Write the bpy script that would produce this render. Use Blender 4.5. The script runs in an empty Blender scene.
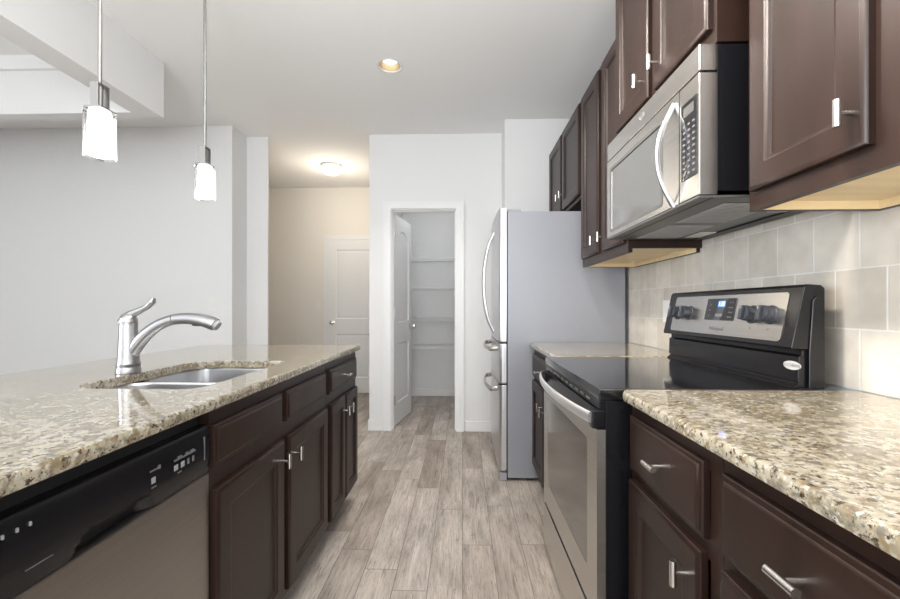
import bpy, bmesh, math, random
from mathutils import Vector, Matrix
random.seed(7)
C = bpy.context.scene.collection
scene = bpy.context.scene

# ------------------------------------------------------------------ camera
F_PX, W_PX = 415.0, 900.0
cd = bpy.data.cameras.new('camera'); cam = bpy.data.objects.new('camera', cd); C.objects.link(cam)
cd.sensor_width = 36.0; cd.lens = F_PX / W_PX * 36.0
cd.shift_y = 8.0 / W_PX; cd.clip_start = 0.02
cam.location = (0, 0, 1.14)
cam.rotation_euler = (math.pi / 2, 0, math.atan(12.5 / F_PX))
scene.camera = cam

# ------------------------------------------------------------------ world, daylight, exposure
wd = bpy.data.worlds.new('sky'); scene.world = wd; wd.use_nodes = True
bg = wd.node_tree.nodes['Background']
bg.inputs['Color'].default_value = (0.80, 0.89, 1.0, 1); bg.inputs['Strength'].default_value = 1.0

def area(name, loc, rot, sx, sy, power, col=(1, 1, 1)):
    l = bpy.data.lights.new(name, 'AREA'); l.shape = 'RECTANGLE'; l.size = sx; l.size_y = sy
    l.energy = power; l.color = col
    o = bpy.data.objects.new(name, l); C.objects.link(o); o.location = loc; o.rotation_euler = rot
    return o
PI = math.pi
area('daylight_rear_window', (1.3, -3.9, 1.4), (PI / 2, 0, 0), 3.4, 2.0, 28, (0.93, 0.965, 1.0))
area('daylight_side_window', (-5.1, -1.9, 1.45), (PI / 2, 0, -PI / 2), 3.4, 1.8, 76, (0.93, 0.965, 1.0)).data.spread = math.radians(100)
area('ceiling_fill', (-0.3, 0.3, 1.75), (PI - 0.25, 0, 0), 1.0, 1.0, 7.5, (0.96, 0.98, 1.0))  # added fill aimed upward to brighten the ceiling, not a lamp of the room
area('rear_ceiling_fill', (-0.6, -2.2, 1.0), (PI, 0, 0), 2.6, 2.6, 94, (0.96, 0.98, 1.0))  # second added fill behind the camera, evens out the ceiling brightness
for q in (-0.4, 0.5, 1.4):
    area('kitchen_downlight', (0.05, q, 2.735), (0, 0, 0), 0.25, 0.25, 4, (1.0, 0.95, 0.88))
for q in (0.75, 1.7):
    area('cabinet_fill', (-0.55, q, 2.70), (0, -0.95, 0), 0.3, 0.3, 7.5, (1.0, 0.90, 0.80)).data.spread = math.radians(80)  # invented lamps, added to brighten the upper cabinet doors
area('recessed_can', (-0.481, 2.741, 2.735), (0, 0, 0), 0.05, 0.05, 3.5, (1.0, 0.93, 0.84)).data.spread = math.radians(110)
def point(name, loc, power, col, r=0.05):
    l = bpy.data.lights.new(name, 'POINT'); l.energy = power; l.color = col; l.shadow_soft_size = r
    o = bpy.data.objects.new(name, l); C.objects.link(o); o.location = loc
point('hall_lamp_glow', (-1.478, 4.64, 2.36), 4.8, (1.0, 0.87, 0.70), 0.1)
point('pantry_fill', (-0.2, 4.12, 2.6), 3.2, (0.97, 0.98, 1.0), 0.06)  # added fill that brightens the pantry, no known fixture there
vs = scene.view_settings
vs.view_transform = 'Standard'; vs.look = 'None'; vs.gamma = 1.0; vs.use_curve_mapping = False
vs.exposure = 1.12

# ------------------------------------------------------------------ materials
def mat(name, col, rough=0.5, metal=0.0, spec=0.5, coat=0.0, emit=None, estr=0.0, bump=None, noise=None, trans=0.0):
    m = bpy.data.materials.new(name); m.use_nodes = True
    nt = m.node_tree; b = nt.nodes['Principled BSDF']
    b.inputs['Base Color'].default_value = (*col, 1); b.inputs['Roughness'].default_value = rough
    b.inputs['Metallic'].default_value = metal; b.inputs['Specular IOR Level'].default_value = spec
    b.inputs['Coat Weight'].default_value = coat; b.inputs['Coat Roughness'].default_value = 0.15
    b.inputs['Transmission Weight'].default_value = trans
    if emit: b.inputs['Emission Color'].default_value = (*emit, 1); b.inputs['Emission Strength'].default_value = estr
    tc = nt.nodes.new('ShaderNodeTexCoord')
    if bump:
        sc, st, dist = bump
        n = nt.nodes.new('ShaderNodeTexNoise'); n.inputs['Scale'].default_value = sc; n.inputs['Detail'].default_value = 4
        nt.links.new(tc.outputs['Object'], n.inputs['Vector'])
        bp = nt.nodes.new('ShaderNodeBump'); bp.inputs['Strength'].default_value = st; bp.inputs['Distance'].default_value = dist
        nt.links.new(n.outputs['Fac'], bp.inputs['Height']); nt.links.new(bp.outputs['Normal'], b.inputs['Normal'])
    if noise:   # (scale vec, amount): gentle colour variation
        sv, amt = noise
        mp = nt.nodes.new('ShaderNodeMapping'); mp.inputs['Scale'].default_value = sv
        n = nt.nodes.new('ShaderNodeTexNoise'); n.inputs['Scale'].default_value = 1.0; n.inputs['Detail'].default_value = 6
        nt.links.new(tc.outputs['Object'], mp.inputs['Vector']); nt.links.new(mp.outputs['Vector'], n.inputs['Vector'])
        r = nt.nodes.new('ShaderNodeValToRGB')
        r.color_ramp.elements[0].position = 0.3; r.color_ramp.elements[1].position = 0.7
        r.color_ramp.elements[0].color = (*[c * (1 - amt) for c in col], 1)
        r.color_ramp.elements[1].color = (*[min(1, c * (1 + amt)) for c in col], 1)
        nt.links.new(n.outputs['Fac'], r.inputs['Fac']); nt.links.new(r.outputs['Color'], b.inputs['Base Color'])
    return m

M = {}
M['wall'] = mat('wall_paint', (0.77, 0.77, 0.765), 0.6, spec=0.3, bump=(240, 0.06, 0.002))
M['ceiling'] = mat('ceiling_paint', (0.87, 0.87, 0.865), 0.8, spec=0.2, bump=(200, 0.06, 0.002))
M['hallwall'] = mat('hall_paint', (0.80, 0.765, 0.71), 0.6, spec=0.3, bump=(240, 0.06, 0.002))
M['trim'] = mat('white_trim', (0.80, 0.80, 0.797), 0.4)
M['espresso'] = mat('espresso_wood', (0.0215, 0.0108, 0.0079), 0.36, spec=0.38, coat=0.0, noise=((14, 14, 2.2), 0.28))
M['espresso_dark'] = mat('toe_kick_wood', (0.02, 0.013, 0.011), 0.5)
M['maple'] = mat('maple_ply', (0.78, 0.63, 0.39), 0.5, noise=((3, 30, 30), 0.08))
M['steel'] = mat('brushed_steel', (0.60, 0.585, 0.56), 0.27, metal=1.0, noise=((2, 2, 160), 0.07))
M['steel_dark'] = mat('dark_brushed_steel', (0.36, 0.335, 0.315), 0.34, metal=1.0, noise=((2, 2, 160), 0.04))
M['pendant_metal'] = mat('pendant_nickel', (0.30, 0.295, 0.285), 0.38, metal=1.0)
M['nickel'] = mat('satin_nickel', (0.72, 0.70, 0.68), 0.25, metal=1.0)
M['faucet'] = mat('stainless_faucet', (0.40, 0.40, 0.41), 0.30, metal=1.0)
M['sinksteel'] = mat('sink_steel', (0.62, 0.62, 0.63), 0.28, metal=1.0)
M['white_metal'] = mat('bright_steel', (0.82, 0.82, 0.83), 0.3, metal=0.85)
M['fridge'] = mat('grey_textured_enamel', (0.31, 0.318, 0.350), 0.30, spec=0.6, bump=(160, 0.10, 0.002))
M['black'] = mat('black_enamel', (0.007, 0.007, 0.0085), 0.22, spec=0.4)
M['blackmatte'] = mat('black_plastic', (0.012, 0.012, 0.013), 0.45)
M['blackglass'] = mat('black_glass', (0.006, 0.006, 0.007), 0.06, spec=0.8, coat=0.3)
M['ovenglass'] = mat('oven_window_glass', (0.045, 0.038, 0.033), 0.10, metal=0.25, spec=1.0, coat=0.6)
M['mwglass'] = mat('microwave_window_glass', (0.26, 0.265, 0.26), 0.14, metal=0.75)
M['knob'] = mat('black_knob', (0.035, 0.039, 0.048), 0.22, spec=0.6)
M['grey'] = mat('grey_plastic', (0.35, 0.35, 0.36), 0.45)
M['darkgrey'] = mat('dark_grey_metal', (0.16, 0.16, 0.155), 0.4, metal=0.6)
M['print'] = mat('pale_print', (0.28, 0.28, 0.29), 0.5)
M['printdim'] = mat('dim_print', (0.13, 0.13, 0.135), 0.5)
M['plate'] = mat('white_plastic', (0.80, 0.79, 0.76), 0.4)
M['badge'] = mat('pale_badge', (0.42, 0.42, 0.41), 0.4)
M['ink'] = mat('grey_ink', (0.10, 0.10, 0.10), 0.6, spec=0.2)
M['fridge_steel'] = mat('fridge_door_steel', (0.62, 0.62, 0.635), 0.3, metal=0.95, noise=((2, 2, 120), 0.04))
M['lens'] = mat('lamp_lens', (0.75, 0.75, 0.72), 0.3)
M['bulb'] = mat('lit_bulb', (1, 0.97, 0.9), 0.4, emit=(1.0, 0.93, 0.80), estr=1.5)
M['shade'] = mat('frosted_lit_glass', (1, 1, 1), 0.4, emit=(1.0, 0.985, 0.96), estr=1.5)
M['dome'] = mat('lit_dome_glass', (1, 0.98, 0.92), 0.4, emit=(1.0, 0.90, 0.72), estr=1.3)
M['display'] = mat('blue_display', (0.02, 0.04, 0.2), 0.3, emit=(0.10, 0.22, 0.75), estr=0.8)
M['digit'] = mat('display_digits', (0.5, 0.7, 1), 0.3, emit=(0.55, 0.75, 1.0), estr=1.2)

# clear glass that lets light and shadow through plainly
g = bpy.data.materials.new('clear_glass'); g.use_nodes = True
b = g.node_tree.nodes['Principled BSDF']
b.inputs['Base Color'].default_value = (1, 1, 1, 1); b.inputs['Roughness'].default_value = 0.02
b.inputs['Transmission Weight'].default_value = 1.0; b.inputs['IOR'].default_value = 1.12
M['clear'] = g

def nodes(name):
    m = bpy.data.materials.new(name); m.use_nodes = True
    return m, m.node_tree, m.node_tree.nodes['Principled BSDF'], m.node_tree.nodes.new('ShaderNodeTexCoord')

def ramp(nt, src, stops, interp='LINEAR'):
    r = nt.nodes.new('ShaderNodeValToRGB'); cr = r.color_ramp; cr.interpolation = interp
    while len(cr.elements) < len(stops): cr.elements.new(0.5)
    for e, (p, c) in zip(cr.elements, stops):
        e.position = p; e.color = (*c, 1) if len(c) == 3 else c
    nt.links.new(src, r.inputs['Fac']); return r.outputs['Color']

def mixc(nt, fac, a, b_, mode='MIX'):
    n = nt.nodes.new('ShaderNodeMix'); n.data_type = 'RGBA'; n.blend_type = mode
    if hasattr(fac, 'is_linked'): nt.links.new(fac, n.inputs[0])
    else: n.inputs[0].default_value = fac
    for s, v in ((6, a), (7, b_)):
        if hasattr(v, 'is_linked'): nt.links.new(v, n.inputs[s])
        else: n.inputs[s].default_value = (*v, 1)
    return n.outputs[2]

def granite():
    m, nt, b, tc = nodes('speckled_granite')
    def noise(scale, detail=4, rough=0.6, off=0.0, stretch=(1, 1, 1)):
        mp = nt.nodes.new('ShaderNodeMapping'); mp.inputs['Location'].default_value = (off, off * .7, off * .3); mp.inputs['Scale'].default_value = stretch
        nt.links.new(tc.outputs['Object'], mp.inputs['Vector'])
        n = nt.nodes.new('ShaderNodeTexNoise'); n.inputs['Scale'].default_value = scale; n.inputs['Detail'].default_value = detail
        n.inputs['Roughness'].default_value = rough; nt.links.new(mp.outputs['Vector'], n.inputs['Vector']); return n.outputs['Fac']
    base = ramp(nt, noise(16, 6, .65), [(0.28, (0.125, 0.103, 0.071)), (0.42, (0.275, 0.243, 0.176)), (0.56, (0.415, 0.378, 0.29)), (0.72, (0.39, 0.367, 0.297))])
    patch = ramp(nt, noise(7, 5, .7, 21.0), [(0.50, (0, 0, 0)), (0.66, (.75, .75, .75))])
    base = mixc(nt, patch, base, (0.23, 0.18, 0.10))
    tan = ramp(nt, noise(45, 5, .65, 3.1), [(0.50, (0, 0, 0)), (0.60, (1, 1, 1))])
    c1 = mixc(nt, tan, base, (0.22, 0.165, 0.095))
    greyf = ramp(nt, noise(70, 4, .6, 8.7), [(0.53, (0, 0, 0)), (0.62, (1, 1, 1))])
    c2 = mixc(nt, greyf, c1, (0.17, 0.15, 0.12))
    lightf = ramp(nt, noise(85, 4, .6, 5.2), [(0.54, (0, 0, 0)), (0.63, (1, 1, 1))])
    c3 = mixc(nt, lightf, c2, (0.48, 0.452, 0.387))
    darkf = ramp(nt, noise(80, 5, .7, 12.3), [(0.565, (0, 0, 0)), (0.61, (1, 1, 1))])
    c4 = mixc(nt, darkf, c3, (0.06, 0.04, 0.024))
    nt.links.new(c4, b.inputs['Base Color'])
    b.inputs['Roughness'].default_value = 0.08; b.inputs['Specular IOR Level'].default_value = 0.8
    b.inputs['Coat Weight'].default_value = 0.42; b.inputs['Coat Roughness'].default_value = 0.04; b.inputs['Coat IOR'].default_value = 1.6
    return m
M['granite'] = granite()

def planks():
    m, nt, b, tc = nodes('wood_look_planks')
    sep = nt.nodes.new('ShaderNodeSeparateXYZ'); nt.links.new(tc.outputs['Object'], sep.inputs[0])
    def mth(op, a, b_=None):
        n = nt.nodes.new('ShaderNodeMath'); n.operation = op
        for k, v in ((0, a), (1, b_)):
            if v is None: continue
            if hasattr(v, 'is_linked'): nt.links.new(v, n.inputs[k])
            else: n.inputs[k].default_value = v
        return n.outputs[0]
    row = mth('FLOOR', mth('DIVIDE', sep.outputs['X'], 0.142))
    wn = nt.nodes.new('ShaderNodeTexWhiteNoise'); wn.noise_dimensions = '1D'; nt.links.new(row, wn.inputs['W'])
    cmb = nt.nodes.new('ShaderNodeCombineXYZ')
    nt.links.new(mth('ADD', sep.outputs['Y'], mth('MULTIPLY', wn.outputs['Value'], 3.1)), cmb.inputs['X']); nt.links.new(sep.outputs['X'], cmb.inputs['Y'])
    br = nt.nodes.new('ShaderNodeTexBrick'); nt.links.new(cmb.outputs[0], br.inputs['Vector'])
    br.offset = 0.0; br.offset_frequency = 2
    br.inputs['Scale'].default_value = 1.0; br.inputs['Brick Width'].default_value = 0.95; br.inputs['Row Height'].default_value = 0.142
    br.inputs['Mortar Size'].default_value = 0.0016; br.inputs['Mortar Smooth'].default_value = 0.2
    br.inputs['Color1'].default_value = (0, 0, 0, 1); br.inputs['Color2'].default_value = (1, 1, 1, 1)
    br.inputs['Mortar'].default_value = (0.5, 0.5, 0.5, 1)
    # per plank random value -> tone and grain offset
    vm = nt.nodes.new('ShaderNodeVectorMath'); vm.operation = 'MULTIPLY_ADD'
    nt.links.new(br.outputs['Color'], vm.inputs[0]); vm.inputs[1].default_value = (37, 53, 11); nt.links.new(tc.outputs['Object'], vm.inputs[2])
    def noise(scale, stretch, detail=6, rough=.6, dist=0.0):
        mp = nt.nodes.new('ShaderNodeMapping'); mp.inputs['Scale'].default_value = stretch
        nt.links.new(vm.outputs[0], mp.inputs['Vector'])
        n = nt.nodes.new('ShaderNodeTexNoise'); n.inputs['Scale'].default_value = scale; n.inputs['Detail'].default_value = detail
        n.inputs['Roughness'].default_value = rough; n.inputs['Distortion'].default_value = dist
        nt.links.new(mp.outputs[0], n.inputs['Vector']); return n.outputs['Fac']
    tone = ramp(nt, br.outputs['Color'], [(0.0, (0.345, 0.293, 0.252)), (0.5, (0.45, 0.40, 0.352)), (1.0, (0.50, 0.45, 0.405))])
    grain = ramp(nt, noise(2.6, (15, 1.1, 1), 9, .70, 1.6), [(0.30, (0.50, 0.475, 0.45)), (0.46, (0.90, 0.89, 0.88)), (0.60, (1.06, 1.06, 1.06)), (0.74, (1.34, 1.34, 1.35))])
    c = mixc(nt, 1.0, tone, grain, 'MULTIPLY')
    blotch = ramp(nt, noise(2.4, (2.2, .9, 1), 4, .55, .8), [(0.30, (0.72, 0.70, 0.68)), (0.52, (1, 1, 1)), (0.70, (1.26, 1.26, 1.27))])
    c = mixc(nt, 1.0, c, blotch, 'MULTIPLY')
    fine = ramp(nt, noise(9, (26, 1.4, 1), 5, .75, .8), [(0.36, (0.42, 0.39, 0.36)), (0.46, (1, 1, 1))])
    c = mixc(nt, 0.9, c, fine, 'MULTIPLY')
    knots = ramp(nt, noise(7, (2.0, 1.0, 1), 2, .5, 2.5), [(0.70, (1, 1, 1)), (0.78, (0.55, 0.52, 0.49))])
    c = mixc(nt, 0.8, c, knots, 'MULTIPLY')
    c = mixc(nt, br.outputs['Fac'], c, (0.16, 0.135, 0.115))
    nt.links.new(c, b.inputs['Base Color'])
    b.inputs['Roughness'].default_value = 0.42; b.inputs['Specular IOR Level'].default_value = 0.4
    return m
M['planks'] = planks()

def tiles():
    m, nt, b, tc = nodes('backsplash_tile')
    sep = nt.nodes.new('ShaderNodeSeparateXYZ'); nt.links.new(tc.outputs['Object'], sep.inputs[0])
    ay = nt.nodes.new('ShaderNodeMath'); ay.operation = 'ADD'; ay.inputs[1].default_value = TILE_Y0
    az = nt.nodes.new('ShaderNodeMath'); az.operation = 'ADD'; az.inputs[1].default_value = TILE_Z0
    nt.links.new(sep.outputs['Y'], ay.inputs[0]); nt.links.new(sep.outputs['Z'], az.inputs[0])
    cmb = nt.nodes.new('ShaderNodeCombineXYZ'); nt.links.new(ay.outputs[0], cmb.inputs['X']); nt.links.new(az.outputs[0], cmb.inputs['Y'])
    br = nt.nodes.new('ShaderNodeTexBrick'); nt.links.new(cmb.outputs[0], br.inputs['Vector'])
    br.offset = 0.5; br.offset_frequency = 2; br.inputs['Scale'].default_value = 1.0
    br.inputs['Brick Width'].default_value = 0.1475; br.inputs['Row Height'].default_value = 0.1665
    br.inputs['Mortar Size'].default_value = 0.0030; br.inputs['Mortar Smooth'].default_value = 0.3
    br.inputs['Color1'].default_value = (0.50, 0.46, 0.40, 1); br.inputs['Color2'].default_value = (0.60, 0.56, 0.50, 1)
    br.inputs['Mortar'].default_value = (0.66, 0.65, 0.62, 1)
    n = nt.nodes.new('ShaderNodeTexNoise'); n.inputs['Scale'].default_value = 14; n.inputs['Detail'].default_value = 5
    nt.links.new(tc.outputs['Object'], n.inputs['Vector'])
    v = ramp(nt, n.outputs['Fac'], [(0.3, (0.90, 0.90, 0.90)), (0.7, (1.08, 1.08, 1.08))])
    c = mixc(nt, 1.0, br.outputs['Color'], v, 'MULTIPLY')
    nt.links.new(c, b.inputs['Base Color']); b.inputs['Roughness'].default_value = 0.3
    bp = nt.nodes.new('ShaderNodeBump'); bp.inputs['Strength'].default_value = 0.5; bp.inputs['Distance'].default_value = 0.003; bp.invert = True
    nt.links.new(br.outputs['Fac'], bp.inputs['Height']); nt.links.new(bp.outputs['Normal'], b.inputs['Normal'])
    return m
# joints measured on the wall: upper row at Y 1.161 + k*.1475, rows at z .914 + k*.1665
TILE_Y0, TILE_Z0 = 0.0, 0.0

# ------------------------------------------------------------------ mesh helpers
class MB:
    def __init__(s): s.v = []; s.f = []; s.sm = []
    def add(s, vs_, fs, smooth=False):
        o = len(s.v); s.v += [tuple(p) for p in vs_]
        for f in fs: s.f.append([i + o for i in f]); s.sm.append(smooth)
        return s
    def bm(s, bm, smooth=False):
        bm.verts.ensure_lookup_table(); bm.verts.index_update()
        s.add([v.co[:] for v in bm.verts], [[v.index for v in f.verts] for f in bm.faces], smooth); bm.free(); return s
    def box(s, x0, x1, y0, y1, z0, z1, bev=0.0, seg=2):
        x0, x1 = sorted((x0, x1)); y0, y1 = sorted((y0, y1)); z0, z1 = sorted((z0, z1))
        bm = bmesh.new(); bmesh.ops.create_cube(bm, size=1)
        for v in bm.verts:
            v.co = ((x0 + x1) / 2 + v.co.x * (x1 - x0), (y0 + y1) / 2 + v.co.y * (y1 - y0), (z0 + z1) / 2 + v.co.z * (z1 - z0))
        if bev: bmesh.ops.bevel(bm, geom=bm.edges[:], offset=bev, segments=seg, affect='EDGES', profile=0.5)
        return s.bm(bm, bool(bev))
    def loft(s, rings, caps=(True, True), closed=False, smooth=True):
        n = len(rings[0]); o = []; vs_ = []; fs = []
        for r in rings: o.append(len(vs_)); vs_ += list(r)
        for k in range(len(rings) - (0 if closed else 1)):
            a, c = o[k], o[(k + 1) % len(rings)]
            for i in range(n): fs.append([a + i, a + (i + 1) % n, c + (i + 1) % n, c + i])
        if caps[0]: fs.append([o[0] + i for i in reversed(range(n))])
        if caps[1]: fs.append([o[-1] + i for i in range(n)])
        return s.add(vs_, fs, smooth)
    def cyl(s, p0, p1, r0, r1=None, n=20, smooth=True):
        r1 = r0 if r1 is None else r1
        return s.sweep([p0, p1], [r0, r1], n)
    def sweep(s, pts, rad, n=14, ratio=None, up=None, closed=False, caps=(True, True)):
        """tube through pts; rad one number or one per point; ratio flattens it across the frame's second axis"""
        pts = [Vector(p) for p in pts]; N = len(pts)
        if not hasattr(rad, '__len__'): rad = [rad] * N
        if ratio is None: ratio = [1.0] * N
        elif not hasattr(ratio, '__len__'): ratio = [ratio] * N
        rings = []; u = None
        for i in range(N):
            if closed: t = pts[(i + 1) % N] - pts[i - 1]
            else: t = pts[min(i + 1, N - 1)] - pts[max(i - 1, 0)]
            t.normalize()
            if up is not None: u = Vector(up) - t * t.dot(Vector(up))
            elif u is None:
                a = Vector((0, 0, 1)) if abs(t.z) < 0.9 else Vector((1, 0, 0)); u = a - t * t.dot(a)
            else: u = u - t * t.dot(u)
            u.normalize(); w = t.cross(u)
            rings.append([pts[i] + (u * math.cos(q) + w * math.sin(q) * ratio[i]) * rad[i] for q in (2 * PI * k / n for k in range(n))])
        return s.loft(rings, caps if not closed else (False, False), closed)
    def lathe(s, prof, c, n=28, ax='z', caps=(True, True)):
        rings = []
        for r, h in prof:
            r = max(r, 1e-5)
            if ax == 'z': rings.append([(c[0] + r * math.cos(2 * PI * k / n), c[1] + r * math.sin(2 * PI * k / n), c[2] + h) for k in range(n)])
            else: rings.append([(c[0] + h, c[1] + r * math.cos(2 * PI * k / n), c[2] + r * math.sin(2 * PI * k / n)) for k in range(n)])
        return s.loft(rings, caps)
    def prism(s, poly, d0, d1, mp, holes=(), bev=0.0):
        """polygon (a,b) with holes, extruded from d0 to d1; mp(a,b,d) -> point"""
        bm = bmesh.new(); edges = []; loops = [poly] + list(holes); vl = []
        for lp in loops:
            vv = [bm.verts.new((a, b_, 0)) for a, b_ in lp]; vl.append(vv)
            edges += [bm.edges.new((vv[i], vv[(i + 1) % len(vv)])) for i in range(len(vv))]
        bmesh.ops.triangle_fill(bm, use_beauty=True, use_dissolve=False, edges=edges)
        bm.verts.index_update()
        pv = [v.co.copy() for v in bm.verts]; tf = [[v.index for v in f.verts] for f in bm.faces]
        idx = [[v.index for v in vv] for vv in vl]; bm.free(); n = len(pv)
        vs_ = [mp(p.x, p.y, d0) for p in pv] + [mp(p.x, p.y, d1) for p in pv]
        fs = [list(reversed(f)) for f in tf] + [[i + n for i in f] for f in tf]
        for lp in idx:
            for i in range(len(lp)):
                a, c = lp[i], lp[(i + 1) % len(lp)]; fs.append([a, c, c + n, a + n])
        return s.add(vs_, fs)
    def xform(s, m):
        s.v = [tuple(m @ Vector(p)) for p in s.v]; return s

ORG = {}
def link(name, mb, m, parent=None, smooth=None, angle=35):
    o0 = ORG.get(parent.name, Vector((0, 0, 0))) if parent else Vector((0, 0, 0))
    me = bpy.data.meshes.new(name); me.from_pydata([tuple(Vector(p) - o0) for p in mb.v], [], mb.f)
    bm = bmesh.new(); bm.from_mesh(me); bmesh.ops.remove_doubles(bm, verts=bm.verts, dist=1e-6)
    bmesh.ops.recalc_face_normals(bm, faces=bm.faces); bm.to_mesh(me); bm.free()
    me.materials.append(m if not isinstance(m, str) else M[m])
    me.shade_smooth() if hasattr(me, 'shade_smooth') else None
    me.set_sharp_from_angle(angle=math.radians(angle))
    o = bpy.data.objects.new(name, me); C.objects.link(o)
    wn = o.modifiers.new('face_weighted_normals', 'WEIGHTED_NORMAL'); wn.keep_sharp = True
    if parent: o.parent = parent
    ORG[o.name] = o0
    return o

def part(name, mb, m, parent, label=None, **k):
    o = link(name, mb, m, parent, **k)
    if label: o['label'] = label
    return o
def tag(o, label, cat, group=None):
    o['label'] = label; o['category'] = cat
    if group: o['group'] = group
    return o
def thing(name, label, cat, loc, group=None):
    o = bpy.data.objects.new(name, None); o.empty_display_size = 0.05; C.objects.link(o); o.location = loc
    ORG[o.name] = Vector(loc); return tag(o, label, cat, group)
def struct(name, mb, m, parent=None, **k):
    o = link(name, mb, m, parent, **k)
    if not parent: o['kind'] = 'structure'
    return o

XZ = lambda a, b_, d: (a, d, b_)      # a=X b=Z, along Y
def ease(o, w=.003):
    o.modifiers.remove(o.modifiers[0]); b_ = o.modifiers.new('eased_edges', 'BEVEL'); b_.width = w; b_.segments = 2; b_.limit_method = 'ANGLE'; b_.angle_limit = math.radians(40)
    wn = o.modifiers.new('face_weighted_normals', 'WEIGHTED_NORMAL'); wn.keep_sharp = True
    return o
XY = lambda a, b_, d: (a, b_, d)      # plan, along Z
YZ = lambda a, b_, d: (d, a, b_)      # a=Y b=Z, along X
def rect(a0, a1, b0, b1): return [(a0, b0), (a1, b0), (a1, b1), (a0, b1)]
def rrect(a0, a1, b0, b1, r, n=6):
    rs = r if hasattr(r, '__len__') else [r] * 4
    out = []
    for (cx, cy, q), rr in zip(((a1, b1, 0), (a0, b1, 1), (a0, b0, 2), (a1, b0, 3)), rs):
        sx = (1, -1, -1, 1)[q]; sy = (1, 1, -1, -1)[q]
        for k in range(n + 1):
            t = PI / 2 * (q + k / n)
            out.append((cx - sx * rr + rr * math.cos(t), cy - sy * rr + rr * math.sin(t)))
    return out
def circ(cx, cy, r, n=32): return [(cx + r * math.cos(2 * PI * k / n), cy + r * math.sin(2 * PI * k / n)) for k in range(n)]

TILE_Y0 = 0.0
M['tile'] = None

# ------------------------------------------------------------------ the room
HC = 2.743
XW = 1.09
struct('floor', MB().prism([(-5.3, -4.1), (4.1, -4.1), (4.1, -0.6), (1.2, -0.6), (1.2, 5.6), (-5.3, 5.6)], -0.1, 0, XY), 'planks')
RL = (-0.481, 2.741)                                                # recessed light
struct('ceiling', MB().prism([(-5.3, -4.1), (4.1, -4.1), (4.1, -0.6), (1.2, -0.6), (1.2, 5.6), (-5.3, 5.6)], HC, HC + 0.02, XY, [circ(*RL, 0.073)]), 'ceiling')
struct('wall_right', MB().prism([(XW, -0.7), (4.1, -0.7), (4.1, -0.6), (1.2, -0.6), (1.2, 5.6), (XW, 5.6)], 0, HC, XY), 'wall')
struct('wall_rear', MB().prism(rect(-5.3, 4.1, 0, HC), -4.1, -4.0, XZ, [rect(-0.4, 3.0, 0.25, 2.4)]), 'wall')
struct('wall_living', MB().box(4.0, 4.1, -4.0, -0.7, 0, HC), 'wall')
struct('wall_left', MB().prism(rect(-4.0, 3.6, 0, HC), -5.3, -5.2, YZ, [rect(-3.7, -0.1, 0.5, 2.4)]), 'wall')
w1 = MB()
for a in (-0.4, 0.72, 1.83, 2.95): w1.box(a, a + 0.05, -4.08, -4.02, 0.25, 2.4)
for z in (0.25, 2.35): w1.box(-0.35, 2.95, -4.08, -4.02, z, z + 0.05)
struct('window_1', w1, 'trim')
w2 = MB()
for a in (-3.7, -1.925, -0.15): w2.box(-5.28, -5.22, a, a + 0.05, 0.5, 2.4)
for z in (0.5, 2.35): w2.box(-5.28, -5.22, -3.65, -0.15, z, z + 0.05)
struct('window_2', w2, 'trim')
# dining wall with its return and the wall stub at the hall
struct('wall_dining', MB().prism([(-5.2, 3.6), (-2.03, 3.6), (-2.03, 3.845), (-1.83, 3.845), (-1.83, 3.868), (-2.1, 3.868), (-2.1, 3.97), (-5.2, 3.97)], 0, HC, XY), 'wall')
struct('wall_hall_back', MB().box(-3.2, -0.78, 5.5, 5.6, 0, HC), 'hallwall')
struct('wall_hall_side', MB().box(-3.3, -3.2, 3.97, 5.6, 0, HC), 'hallwall')
PY = 3.83                                                            # pantry wall
PX0, PX1, PH = -0.655, -0.062, 2.046
struct('wall_pantry', MB().prism([(-0.865, 0), (PX0 - .014, 0), (PX0 - .014, PH + .014), (PX1 + .014, PH + .014), (PX1 + .014, 0), (0.36, 0), (0.36, HC), (-0.865, HC)], PY, PY + 0.115, XZ), 'wall')
struct('wall_pantry_side', MB().box(-0.865, -0.78, PY + 0.115, 5.5, 0, HC), 'wall')
struct('wall_pantry_end', MB().box(0.36, 0.46, PY + 0.115, 5.5, 0, HC), 'wall')
struct('wall_pantry_back', MB().box(-0.78, 0.36, 5.35, 5.5, 0, HC), 'wall')
struct('wall_fridge', MB().box(0.36, XW, 3.55, PY + 0.115, 0, HC), 'wall')
# dropped beams framing the dining ceiling (an L)
struct('ceiling_beam', MB().prism([(-2.105, -4.0), (-1.955, -4.0), (-1.955, 2.66), (-5.2, 2.66), (-5.2, 2.575), (-2.105, 2.575)], 2.38, HC, XY), 'wall')
struct('trim_1', MB().box(-5.2, -2.105, 2.55, 2.575, 2.655, HC), 'trim')
# backsplash
Y_A, Z_A = 1.161, 1.247
def tile_mat():
    global TILE_Y0, TILE_Z0
    P, R = 0.1475, 0.1665
    TILE_Z0 = -(0.914 - R * 6); TILE_Y0 = 0.0
    # row index of the visible upper row is 2+6 = even -> unshifted by brick offset; align its joints on Y_A
    TILE_Y0 = -(Y_A - P * 12.5)
    return tiles()
M['tile'] = tile_mat()
struct('trim_2', MB().box(1.08, XW, -0.5, 2.73, 0.9145, 1.47), M['tile'])

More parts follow.
